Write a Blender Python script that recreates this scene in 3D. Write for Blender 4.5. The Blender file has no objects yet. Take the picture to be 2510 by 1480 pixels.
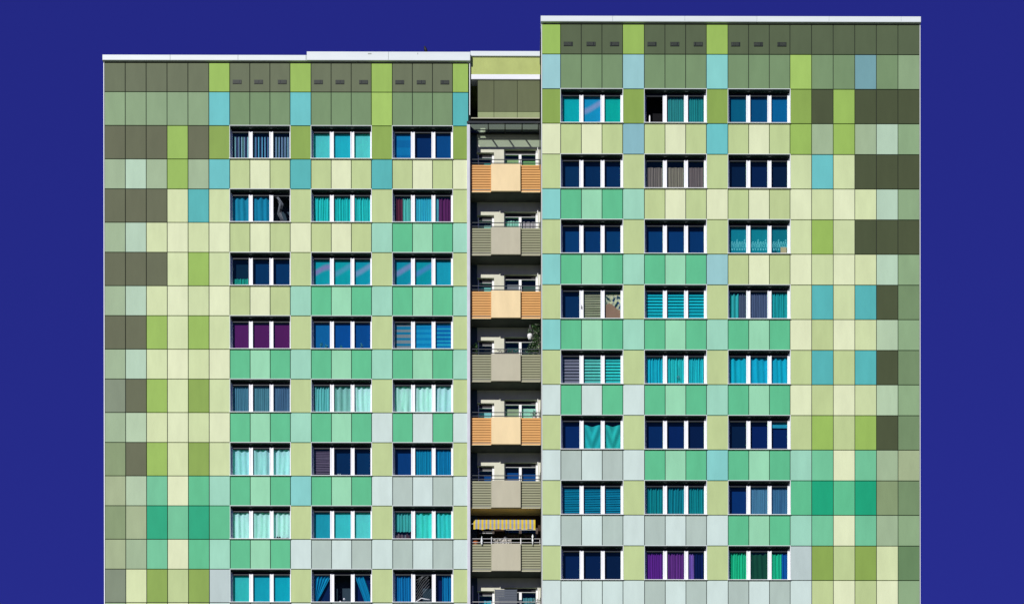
import bpy, math, random
from mathutils import Matrix, Vector
random.seed(7)
R = math.radians
S = bpy.context.scene
COL = S.collection

# ------------------------------------------------------------------ camera
cam_d = bpy.data.cameras.new('camera')
cam = bpy.data.objects.new('camera', cam_d); COL.objects.link(cam); S.camera = cam
F, CX, CY, PITCH, YAW, ROLL = 4140.91, 1254.86, 3279.52, -0.00219, 0.00377, -0.00074
c, s = math.cos(YAW), math.sin(YAW)
Ry = Matrix(((c, -s, 0), (s, c, 0), (0, 0, 1)))
c, s = math.cos(PITCH), math.sin(PITCH)
Rp = Matrix(((1, 0, 0), (0, c, s), (0, -s, c)))
c, s = math.cos(ROLL), math.sin(ROLL)
Rr = Matrix(((c, 0, s), (0, 1, 0), (-s, 0, c)))
M = Rr @ Rp @ Ry                                   # rows: right, forward, up
rt, fw, up = M[0], M[1], M[2]
cam.matrix_world = Matrix(((rt[0], up[0], -fw[0], 0), (rt[1], up[1], -fw[1], -75), (rt[2], up[2], -fw[2], 1.6), (0, 0, 0, 1)))
cam_d.sensor_fit = 'HORIZONTAL'; cam_d.sensor_width = 36
cam_d.lens = F / 2510 * 36
cam_d.shift_x = (1255 - CX) / 2510
cam_d.shift_y = (CY - 740) / 2510
cam_d.clip_start = 0.5; cam_d.clip_end = 6000

# ------------------------------------------------------------------ sky, sun, exposure
SUN = Vector((-0.55, -1.0, 0.60)).normalized()     # towards the sun
w = bpy.data.worlds.new('World'); S.world = w; w.use_nodes = True
nt = w.node_tree; nt.nodes.clear()
sky = nt.nodes.new('ShaderNodeTexSky'); sky.sky_type = 'NISHITA'; sky.sun_disc = False
sky.sun_elevation = math.asin(SUN.z); sky.sun_rotation = math.atan2(SUN.x, SUN.y) % (2 * math.pi)
sky.air_density = 1.0; sky.dust_density = 0.3; sky.ozone_density = 4.0
gm = nt.nodes.new('ShaderNodeGamma'); gm.inputs[1].default_value = 0.3
mu = nt.nodes.new('ShaderNodeMix'); mu.data_type = 'RGBA'; mu.blend_type = 'MULTIPLY'; mu.inputs[0].default_value = 1
mu.inputs[7].default_value = (0.195, 0.205, 1.74, 1)
bg = nt.nodes.new('ShaderNodeBackground'); bg.inputs[1].default_value = 0.1
ow = nt.nodes.new('ShaderNodeOutputWorld')
nt.links.new(sky.outputs[0], gm.inputs[0]); nt.links.new(gm.outputs[0], mu.inputs[6])
nt.links.new(mu.outputs[2], bg.inputs[0]); nt.links.new(bg.outputs[0], ow.inputs[0])

sd = bpy.data.lights.new('sun', 'SUN'); sd.energy = 4.7; sd.angle = R(0.5); sd.color = (1, 0.975, 0.94)
so = bpy.data.objects.new('sun', sd); COL.objects.link(so); so.location = (-40, -70, 90)
so.rotation_euler = SUN.to_track_quat('Z', 'Y').to_euler()
S.view_settings.view_transform = 'Standard'; S.view_settings.look = 'None'
S.view_settings.exposure = 0; S.view_settings.gamma = 1
S.cycles.transparent_max_bounces = 12; S.cycles.max_bounces = 8

# ------------------------------------------------------------------ colours
ILL = (1.20, 1.17, 1.23)
def lin(h):
    h = h.lstrip('#'); o = []
    for i in (0, 2, 4):
        v = int(h[i:i+2], 16) / 255
        o.append(v / 12.92 if v <= 0.04045 else ((v + 0.055) / 1.055) ** 2.4)
    return o
def A(h):                      # real-world base colour from a sunlit tone
    return tuple(max(0.006, min(0.88, (v - 0.0155) / i)) for v, i in zip(lin(h), (1.19, 1.165, 1.245)))
TG = (0.88, 0.95, 0.96)
def AG(h):                     # fabric colour for things standing behind the tinted glass
    o = [v / (i * t * t * 0.87) for v, i, t in zip(lin(h), (1.10, 1.14, 1.09), TG)]; k = min(1, .88 / max(o))
    return tuple(v * k for v in o)
def jit(c3, a):
    k = 1 + random.uniform(-a, a)
    return tuple(min(0.9, v * k * (1 + random.uniform(-a, a) * 0.3)) for v in c3)

# ------------------------------------------------------------------ materials
def mat(name, rough=0.6, spec=0.3, metal=0.0, noise=0.0, nscale=(1.2, 1.2, 0.5), base=None, bump=0.0, bscale=20):
    m = bpy.data.materials.new(name); m.use_nodes = True
    t = m.node_tree; p = t.nodes['Principled BSDF']
    p.inputs['Roughness'].default_value = rough
    p.inputs['Specular IOR Level'].default_value = spec
    p.inputs['Metallic'].default_value = metal
    if base is None:
        a = t.nodes.new('ShaderNodeAttribute'); a.attribute_name = 'Col'; src = a.outputs['Color']
    else:
        r = t.nodes.new('ShaderNodeRGB'); r.outputs[0].default_value = (*base, 1); src = r.outputs[0]
    tc = t.nodes.new('ShaderNodeTexCoord')
    if noise:
        mp = t.nodes.new('ShaderNodeMapping'); mp.inputs['Scale'].default_value = nscale
        n = t.nodes.new('ShaderNodeTexNoise'); n.inputs['Scale'].default_value = 1.0
        n.inputs['Detail'].default_value = 5; n.inputs['Roughness'].default_value = 0.62
        mr = t.nodes.new('ShaderNodeMapRange'); mr.inputs[1].default_value = 0.3; mr.inputs[2].default_value = 0.7
        mr.inputs[3].default_value = 1 - noise; mr.inputs[4].default_value = 1 + noise * 0.6
        mx = t.nodes.new('ShaderNodeVectorMath'); mx.operation = 'SCALE'
        t.links.new(tc.outputs['Object'], mp.inputs[0]); t.links.new(mp.outputs[0], n.inputs[0])
        t.links.new(n.outputs[0], mr.inputs[0]); t.links.new(src, mx.inputs[0]); t.links.new(mr.outputs[0], mx.inputs['Scale'])
        src = mx.outputs[0]
    t.links.new(src, p.inputs['Base Color'])
    if bump:
        n2 = t.nodes.new('ShaderNodeTexNoise'); n2.inputs['Scale'].default_value = bscale; n2.inputs['Detail'].default_value = 4
        b = t.nodes.new('ShaderNodeBump'); b.inputs['Strength'].default_value = bump; b.inputs['Distance'].default_value = 0.02
        t.links.new(tc.outputs['Object'], n2.inputs[0]); t.links.new(n2.outputs[0], b.inputs['Height']); t.links.new(b.outputs[0], p.inputs['Normal'])
    return m
M_PANEL = mat('fibre_cement_panel', 0.6, 0.12, noise=0.075, nscale=(2.2, 1, 0.6), bump=0.06, bscale=1.3)
M_PAINT = mat('painted_surface', 0.5, 0.3, noise=0.04, nscale=(3, 3, 1))
M_PLASTER = mat('rendered_plaster', 0.85, 0.15, noise=0.10, nscale=(2, 2, 1.2), bump=0.25, bscale=60)
M_CONC = mat('concrete', 0.85, 0.15, noise=0.16, nscale=(1.5, 1.5, 1.5), bump=0.3, bscale=25)
M_SHEET = mat('sheet_metal', 0.38, 0.5, noise=0.05, nscale=(0.6, 1, 4), bump=0.05, bscale=2)
M_DARK = mat('anthracite_metal', 0.3, 0.5, noise=0.1)
M_FAB = mat('fabric', 0.9, 0.08, noise=0.07, nscale=(9, 9, 2))
M_LEAF = mat('leaf', 0.6, 0.3)

def glass(name, tint, fac, rough=0.02, gcol=(0.25, 1.0, 0.38, 1)):
    m = bpy.data.materials.new(name); m.use_nodes = True
    t = m.node_tree; t.nodes.clear()
    o = t.nodes.new('ShaderNodeOutputMaterial'); mx = t.nodes.new('ShaderNodeMixShader')
    tr = t.nodes.new('ShaderNodeBsdfTransparent'); tr.inputs[0].default_value = (*tint, 1)
    g = t.nodes.new('ShaderNodeBsdfGlossy'); g.inputs['Roughness'].default_value = rough
    g.inputs['Color'].default_value = gcol
    tc = t.nodes.new('ShaderNodeTexCoord'); n = t.nodes.new('ShaderNodeTexNoise'); n.inputs['Scale'].default_value = 0.9
    b = t.nodes.new('ShaderNodeBump'); b.inputs['Strength'].default_value = 0.15; b.inputs['Distance'].default_value = 0.03
    t.links.new(tc.outputs['Object'], n.inputs[0]); t.links.new(n.outputs[0], b.inputs['Height']); t.links.new(b.outputs[0], g.inputs['Normal'])
    fr = t.nodes.new('ShaderNodeFresnel'); fr.inputs[0].default_value = 1.5
    ad = t.nodes.new('ShaderNodeMath'); ad.operation = 'ADD'; ad.inputs[1].default_value = fac; ad.use_clamp = True
    t.links.new(fr.outputs[0], ad.inputs[0]); t.links.new(ad.outputs[0], mx.inputs[0])
    t.links.new(tr.outputs[0], mx.inputs[1]); t.links.new(g.outputs[0], mx.inputs[2]); t.links.new(mx.outputs[0], o.inputs[0])
    return m
M_GLASS = glass('window_glass', TG, 0.08)
M_CGLASS = glass('canopy_glass', (0.62, 0.74, 0.66), 0.0, 0.15, (0.4, 0.45, 0.3, 1))
_t = M_CGLASS.node_tree; _o = [n for n in _t.nodes if n.type == 'OUTPUT_MATERIAL'][0]; _m = [n for n in _t.nodes if n.type == 'MIX_SHADER'][0]
for _l in list(_m.inputs[0].links): _t.links.remove(_l)
_m.inputs[0].default_value = 0.06
_tl = _t.nodes.new('ShaderNodeBsdfTranslucent'); _tl.inputs[0].default_value = (0.5, 0.62, 0.5, 1)      # wired, slightly milky glass
_m2 = _t.nodes.new('ShaderNodeMixShader'); _m2.inputs[0].default_value = 0.28
_t.links.new(_m.outputs[0], _m2.inputs[1]); _t.links.new(_tl.outputs[0], _m2.inputs[2]); _t.links.new(_m2.outputs[0], _o.inputs[0])

# ------------------------------------------------------------------ mesh builder
class MB:
    def __init__(s): s.v = []; s.f = []; s.c = []
    def face(s, pts, col):
        n = len(s.v); s.v += [tuple(p) for p in pts]; s.f.append(tuple(range(n, n + len(pts)))); s.c.append(col)
    def box(s, x0, x1, y0, y1, z0, z1, col, ch=0.0):
        """box; ch > 0 chamfers the edge of the front (-y) face"""
        n = len(s.v)
        if ch:
            s.v += [(x0+ch, y0, z0+ch), (x1-ch, y0, z0+ch), (x1-ch, y0, z1-ch), (x0+ch, y0, z1-ch),
                    (x0, y0+ch, z0), (x1, y0+ch, z0), (x1, y0+ch, z1), (x0, y0+ch, z1),
                    (x0, y1, z0), (x1, y1, z0), (x1, y1, z1), (x0, y1, z1)]
            fs = [(0, 1, 2, 3), (4, 5, 1, 0), (5, 6, 2, 1), (6, 7, 3, 2), (7, 4, 0, 3),
                  (8, 9, 5, 4), (9, 10, 6, 5), (10, 11, 7, 6), (11, 8, 4, 7), (11, 10, 9, 8)]
        else:
            s.v += [(x0, y0, z0), (x1, y0, z0), (x1, y0, z1), (x0, y0, z1), (x0, y1, z0), (x1, y1, z0), (x1, y1, z1), (x0, y1, z1)]
            fs = [(0, 1, 2, 3), (4, 5, 1, 0), (5, 6, 2, 1), (6, 7, 3, 2), (7, 4, 0, 3), (7, 6, 5, 4)]
        for f in fs: s.f.append(tuple(n + i for i in f)); s.c.append(col)
    def grid(s, fn, nu, nv, colfn):
        n = len(s.v)
        for j in range(nv + 1):
            for i in range(nu + 1): s.v.append(tuple(fn(i / nu, j / nv)))
        for j in range(nv):
            for i in range(nu):
                a = n + j * (nu + 1) + i
                s.f.append((a, a + 1, a + nu + 2, a + nu + 1)); s.c.append(colfn((i + .5) / nu, (j + .5) / nv))
    def tube(s, pts, rad, col, k=8):
        pts = [Vector(p) for p in pts]
        rads = rad if isinstance(rad, (list, tuple)) else [rad] * len(pts)
        n = len(s.v)
        for i, p in enumerate(pts):
            d = (pts[min(i + 1, len(pts) - 1)] - pts[max(i - 1, 0)]).normalized()
            a = d.orthogonal().normalized() if abs(d.z) < .99 else Vector((1, 0, 0)); b = d.cross(a)
            for q in range(k):
                t = 2 * math.pi * q / k; s.v.append(tuple(p + (a * math.cos(t) + b * math.sin(t)) * rads[i]))
        for i in range(len(pts) - 1):
            for q in range(k):
                a = n + i * k + q; b = n + i * k + (q + 1) % k
                s.f.append((a, b, b + k, a + k)); s.c.append(col)
        s.f.append(tuple(n + q for q in range(k))[::-1]); s.c.append(col)
        s.f.append(tuple(n + (len(pts) - 1) * k + q for q in range(k))); s.c.append(col)
    def lathe(s, cx, cy, prof, col, k=14):
        n = len(s.v)
        for r, z in prof:
            for q in range(k):
                t = 2 * math.pi * q / k; s.v.append((cx + r * math.cos(t), cy + r * math.sin(t), z))
        for i in range(len(prof) - 1):
            for q in range(k):
                a = n + i * k + q; b = n + i * k + (q + 1) % k
                s.f.append((a, b, b + k, a + k)); s.c.append(col)
        s.f.append(tuple(n + q for q in range(k))[::-1]); s.c.append(col)
        s.f.append(tuple(n + (len(prof) - 1) * k + q for q in range(k))); s.c.append(col)
    def build(s, name, m, parent=None, smooth=False):
        me = bpy.data.meshes.new(name); me.from_pydata(s.v, [], s.f)
        at = me.color_attributes.new('Col', 'FLOAT_COLOR', 'CORNER')
        arr = []
        for p, cc in zip(me.polygons, s.c): arr += [cc[0], cc[1], cc[2], 1.0] * p.loop_total
        at.data.foreach_set('color', arr)
        if smooth: me.polygons.foreach_set('use_smooth', [True] * len(me.polygons))
        me.materials.append(m); me.update()
        o = bpy.data.objects.new(name, me); COL.objects.link(o)
        if parent: o.parent = parent; o.matrix_parent_inverse = parent_world(parent).inverted()
        return o
def parent_world(p):
    m = p.matrix_basis.copy(); q = p
    while q.parent: m = q.parent.matrix_basis @ q.matrix_parent_inverse @ m if False else m; q = q.parent
    return PW.get(p.name, Matrix.Identity(4))
PW = {}
def thing(name, label, cat, loc, group=None):
    o = bpy.data.objects.new(name, None); COL.objects.link(o); o.location = loc
    o['label'] = label; o['category'] = cat
    if group: o['group'] = group
    PW[o.name] = Matrix.Translation(loc); return o
def tag(o, label, cat, group=None):
    o['label'] = label; o['category'] = cat
    if group: o['group'] = group

# ------------------------------------------------------------------ ground
g = MB(); g.grid(lambda u, v: (-2500 + 5000 * u, -2500 + 5000 * v, 0), 20, 20, lambda u, v: (0.07, 0.085, 0.05))
go = g.build('ground', mat('grass_ground', 0.95, 0.1, noise=0.4, nscale=(0.3, 0.3, 0.3), bump=0.4, bscale=6)); go['kind'] = 'structure'
g = MB(); g.box(-60, 60, -24, -12, -0.1, 0.06, (0.16, 0.16, 0.15)); go = g.build('pavement', M_CONC); go['kind'] = 'structure'

# ------------------------------------------------------------------ panel colours
P = {k: A(v) for k, v in {
    'D': '#6e765f', 'd': '#696d57', 'B': '#5d6951', 'N': '#525a43', 'G': '#8fa884', 'H': '#7b9570', 'g': '#a3b898', 'r': '#90ac86', 'e': '#a6b490',
    'W': '#b8d2bc', 'w': '#b6ccae', 'L': '#9cbd62', 'l': '#a8c96c', 'O': '#8eaa58', 'C': '#70c4c8', 'c': '#5cb6b8', 'b': '#9ccbd0', 'a': '#8ab8c2', 'z': '#78a4ac',
    'q': '#8ad0cc', 'K': '#c0d098', 'k': '#cfdcab', 'Y': '#e1e8c2', 'y': '#d6e1b2', 'T': '#64c092', 't': '#9ad8b4', 'm': '#a0d6c0', 'n': '#76c49c',
    's': '#d0e1de', 'S': '#b4c4be', 'v': '#bccccc', 'E': '#30a880', 'V': '#04a57c', '3': '#8a9c76', '4': '#78906c', '5': '#6c8a64', '6': '#84907c'}.items()}
# one row per string; '.' = window opening; rows: A, B, then window band / spandrel per storey
ROWS_L = ['DDDDDLDDDLDDDLDDDL', 'GGGGGCHHHCHHHlHHHc',
          'dddLdO...O...O...O', 'gWgLgCKYKcKYKcKYKY',
          'dddyck...K...K...K', 'gWyYkYKYKYKYKmTtTm',
          'dddyLk...K...K...K', 'gWyYkYKYKmTtTmTtTm',
          'ddLyLk...K...K...K', 'gWyYkYTtTmTtTmTtTm',
          '6dLyOk...K...K...K', 'gwyYkYTtTmTtTsTsTs',
          '3dLyOk...K...K...K', 'ewnYTmTtTqTtTsSsSs',
          '3eEnET...K...K...K', 'egnYTmTtTsSsSsSsSs',
          '6yOKOv...K...K...K', 'gyKYKsSsSsSsSsSsSs']
ROWS_R = ['LBBBLBBBLBBBBBBBBB', 'bHHHbHHHqHHHlHHzHG',
          'O...O...O...ONLNNN', 'YKYKaKYKCKYKLgLgWr',
          'K...K...K...kCkNNN', 'qTtTmKYKYKYKYkYyWr',
          'K...K...K...kLkNNN', 'qTtTmTtTbKYKYkYyWr',
          'K...K...K...kckcN4', 'qTtTmTtTmTtTYKYkwr',
          'K...K...K...KcKcN4', 'sTsTsTtTmTtTYKYkwr',
          'K...K...K...KLKLN4', 'sSsSsTtTqTtTmnYnge',
          'K...K...K...TVTV34', 'sSsSsSsSsTtTmnYngr',
          'K...K...K...vOKOy5', 'ssssssSsssSssKYKYr']
ROWS_R[17] = 'sssss' + 'SsSsSsS' + 'sKYKYr'
ZT = 55.142; H = 1.479; FH = 2.8; ZCAP = 57.95; ZB = ZT + 1.49
WP = 2.670 / 3
XL = [-17.726]
for i in range(6): XL.append(XL[-1] + .925)
for j in range(3):
    for q in range(3): XL.append(XL[-1] + WP)
    XL.append(XL[-1] + (.93 if j < 2 else .705))
XR = [1.60, 2.410]
for j in range(3):
    for q in range(3): XR.append(XR[-1] + WP)
    XR.append(XR[-1] + .93)
for i in range(5): XR.append(XR[-1] + .93)
STEP = -2.253

def zrow(r):
    if r == 0: return ZB, ZCAP
    if r == 1: return ZT, ZB
    k, b = divmod(r - 2, 2); t = ZT - FH * k
    return (t - H, t) if b == 0 else (t - FH, t - H)

def facade(root, X, Y, rows, depth):
    """cladding panels and the wall behind them, down to the ground"""
    pan = MB(); wall = MB(); GAP = .014
    wc = (0.03, 0.035, 0.03)
    nrow = 2 + 2 * 19
    for r in range(nrow):
        z0, z1 = zrow(r)
        row = rows[r] if r < len(rows) else rows[14 + (r % 4) % 2 + 2 * ((r // 2) % 2)].replace('.', 'K')
        if z1 < 0.3: break
        z0 = max(z0, .15)
        opn = '.' in row
        # wall core
        runs = []; i = 0
        while i < len(row):
            j = i
            while j < len(row) and (row[j] == '.') == (row[i] == '.'): j += 1
            if row[i] != '.': runs.append((i, j))
            i = j
        for a, b in runs: wall.box(X[a], X[b], Y + .035, Y + .36, z0, z1, wc)
        for i, ch in enumerate(row):
            if ch == '.': continue
            top = z1 - GAP
            if r % 2 == 1 and r > 2 and rows[min(r, len(rows)) - 1][i:i+1] == '.': top -= .028
            if r == 0: top = z1 - .05
            pan.box(X[i] + GAP, X[i+1] - GAP, Y, Y + .03, z0 + GAP, top, jit(P[ch], .022), ch=.007)
    # solid body: side and back walls, roof, dark core
    x0, x1 = X[0], X[-1]; zt = ZCAP
    sc = (0.13, 0.14, 0.12)
    wall.box(x0, x0 + .3, Y + .36, Y + depth, 0, zt, sc); wall.box(x1 - .3, x1, Y + .36, Y + depth, 0, zt, sc)
    wall.box(x0 + .3, x1 - .3, Y + depth - .3, Y + depth, 0, zt, sc)
    wall.box(x0 + .3, x1 - .3, Y + .36, Y + depth - .3, zt - .4, zt - .1, (0.2, 0.2, 0.2))
    wall.box(x0 + .3, x1 - .3, Y + 1.5, Y + 1.7, 0.1, zt - .4, (0.05, 0.05, 0.05))
    pan.build('panel_cladding', M_PANEL, root)
    wall.build('wall', M_CONC, root)

left = thing('apartment_block', 'lower green and cream panelled block with the balcony bay at its right end', 'building', (-8, 0, 0), 'tower blocks joined side by side')
right = thing('apartment_block', 'taller green panelled block standing forward of its neighbour, blank columns at its right end', 'building', (10, STEP, 0), 'tower blocks joined side by side')
facade(left, XL, 0, ROWS_L, 13)
facade(right, XR, STEP, ROWS_R, 15.5)

WH = (0.64, 0.70, 0.68)
def caps():
    c = MB()
    j = -17.787
    while j < -8.76:                                     # sheets with visible joints
        e = min(j + 3.0, -8.752); c.box(j, e - .006, -.10, .5, 57.955, 58.20, jit(WH, .02), ch=.012); j = e
    while j < -1.52:
        e = min(j + 3.62, -1.51); c.box(j, e - .006, -.115, .5, 57.955, 58.345, jit(WH, .02), ch=.012); j = e
    c.box(-17.787, -1.51, .5, 12.9, 57.95, 58.12, (.25, .25, .25)); c.build('parapet_cap', M_SHEET, left)
    c = MB(); c.box(-17.787, -17.735, .505, 13.05, 57.955, 58.2, WH); c.build('parapet_cap', M_SHEET, left)
    c = MB(); j = 1.553
    while j < 17.86:
        e = min(j + 3.1, 17.90); c.box(j, e - .006, STEP - .10, STEP + .5, 57.955, 58.205, jit(WH, .02), ch=.012); j = e
    c.box(1.553, 17.90, STEP + .5, STEP + 15.4, 57.95, 58.12, (.25, .25, .25)); c.build('parapet_cap', M_SHEET, right)
caps()
b = MB()
for q, (xx, ww) in enumerate(((-6.05, .16), (-3.86, .03))): b.box(xx, xx + ww, -.1185, -.116, 58.22, 58.27 + .02 * q, (.3, .34, .30))
b.build('cap_stain', M_SHEET, left)
# corner trims
def trim(root, x0, x1, y0, y1, z0, z1, name='corner_trim', col=(.72, .76, .74)):
    b = MB(); b.box(x0, x1, y0, y1, z0, z1, col, ch=.005); return b.build(name, M_SHEET, root)
trim(left, -17.765, -17.728, -.012, .3, 0, 57.9)
trim(left, -1.570 + .005, -1.53, -.012, .3, 55.62, 57.9)
trim(right, 1.583, 1.612, STEP - .012, STEP + .34, 0, 57.9)
trim(right, XR[-1] + .004, XR[-1] + .03, STEP - .012, STEP + .3, 0, 57.9)
b = MB(); b.box(-1.672, -1.532, -.05, .28, 0, 55.20, (.56, .57, .61), ch=.012); b.build('corner_post', M_PLASTER, left)
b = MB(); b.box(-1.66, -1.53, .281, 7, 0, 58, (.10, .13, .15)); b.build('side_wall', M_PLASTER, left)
# vents
def vent(root, x0, z0, Y, n):
    b = MB(); b.box(x0, x0 + .39, Y - .012, Y - .002, z0, z0 + .18, (.015, .02, .012))
    for i in range(8):
        if i == n: continue
        b.box(x0 + .015 + i * .046, x0 + .045 + i * .046, Y - .022, Y - .012, z0 + .02, z0 + .16, (.045, .055, .035))
    b.build('vent', M_DARK, root)
for j in range(3):
    xw = XL[6 + 4 * j]
    for q, off in enumerate((.13, 1.08, 2.13)): vent(left, xw + off, 56.98, 0, (6, 4, 2)[q])
    xw = XR[1 + 4 * j]
    for q, off in enumerate((.13, 1.11, 2.12)): vent(right, xw + off, 56.97, STEP, (7, 6, 1)[q])

# ------------------------------------------------------------------ window dressings
GX = [(.085, .81), (.985, 1.725), (1.895, 2.585)]             # panes inside one opening
def curtain(b, x0, x1, z0, z1, y, hx, folds=7, amp=.028, var=.16, lf=None, rf=None, hx2=None, cols=None):
    cA = AG(hx); ph = [random.uniform(0, 6.28) for _ in range(4)]
    fr = folds * random.uniform(.85, 1.15); k2 = random.uniform(.3, .9)
    nu = max(14, int(folds * 5)); nv = 8
    lf = lf or (lambda v: 0); rf = rf or (lambda v: 1)
    def pos(u, v):
        uu = lf(v) + (rf(v) - lf(v)) * u
        x = x0 + (x1 - x0) * uu
        yy = y + amp * math.sin(ph[0] + u * fr * 6.283 + .5 * math.sin(v * 3 + ph[1])) + amp * .6 * math.sin(ph[2] + u * fr * k2 * 6.283 + v)
        zz = z0 + (z1 - z0) * v + (.012 * math.sin(u * fr * 6.28 + ph[0]) if v == 1 else 0)
        return x, yy, zz
    def cf(u, v):
        k = 1 + var * math.sin(ph[3] + u * fr * 6.283 * .7 + math.sin(v * 2.5)) + random.uniform(-.03, .03)  # light and shade of the folds also painted into the cloth colour
        base = cA if not hx2 else (AG(hx2) if (math.sin(u * fr * 3.3 + ph[1]) > .25) else cA)
        k = min(k, .9 / max(base)); return tuple(a * k for a in base)
    b.grid(pos, nu, nv, cf)
def plain(b, x0, x1, z0, z1, y, hx, fn=None, nu=2, nv=2):
    ca = AG(hx)
    b.grid(lambda u, v: (x0 + (x1 - x0) * u, y, z0 + (z1 - z0) * v), nu, nv, fn or (lambda u, v: ca))
def venetian(b, x0, x1, z0, z1, y, hx, dark, per=.085, tilt=.5, wav=0.0):
    ca = AG(hx); n = int((z1 - z0) / per)
    plain(b, x0, x1, z0, z1, y + .05, dark)
    for i in range(n):
        z = z1 - per * (i + .5); h = per * tilt / 2; dz = wav * math.sin(i * 1.7)
        cc = jit(ca, .07)
        b.face([(x0, y - .012, z - h), (x1, y - .012, z - h + dz), (x1, y + .012, z + h + dz), (x0, y + .012, z + h)], cc)
def lerp(a, b, t): return tuple(x + (y - x) * t for x, y in zip(a, b))
def painted_sheen(hx, hx2, k):  # wavy glass reflections painted into the blind's colour
    a, b2 = AG(hx), AG(hx2); p = random.uniform(0, 3)
    def f(u, v):
        t = .5 + .5 * math.sin(v * 9 + 1.6 * math.sin(u * 2.2 + p) + p); t = max(0, (t - .62) / .38) ** 1.3
        return lerp(a, b2, t * k)
    return f
def lace(hx, hx2):
    a, b2 = AG(hx), AG(hx2)
    def f(u, v):
        if .22 < v < .62:
            e = .62 - .10 * abs(math.sin(u * 7)) if v > .5 else .62
            if v < e and math.sin(u * 44 + (9 if int(v * 30) % 2 else 0)) * math.sin(v * 70) > .12: return b2
        return a
    return f
def flowers(u, v):
    q = math.sin(u * 9 + 5 * v + 2 * math.sin(v * 7)) * math.sin(v * 17 + 4 * math.sin(u * 5)) + random.uniform(-.35, .35)
    if v > .93: return AG('#5a5c30')
    if v > .52 + .12 * math.sin(u * 5):
        return AG('#123c40') if q > .45 else AG('#1a3488') if (q > .2 and u > .5) else AG('#c8cca8') if q < -.35 else AG('#a8b098')
    return AG('#927864')

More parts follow.
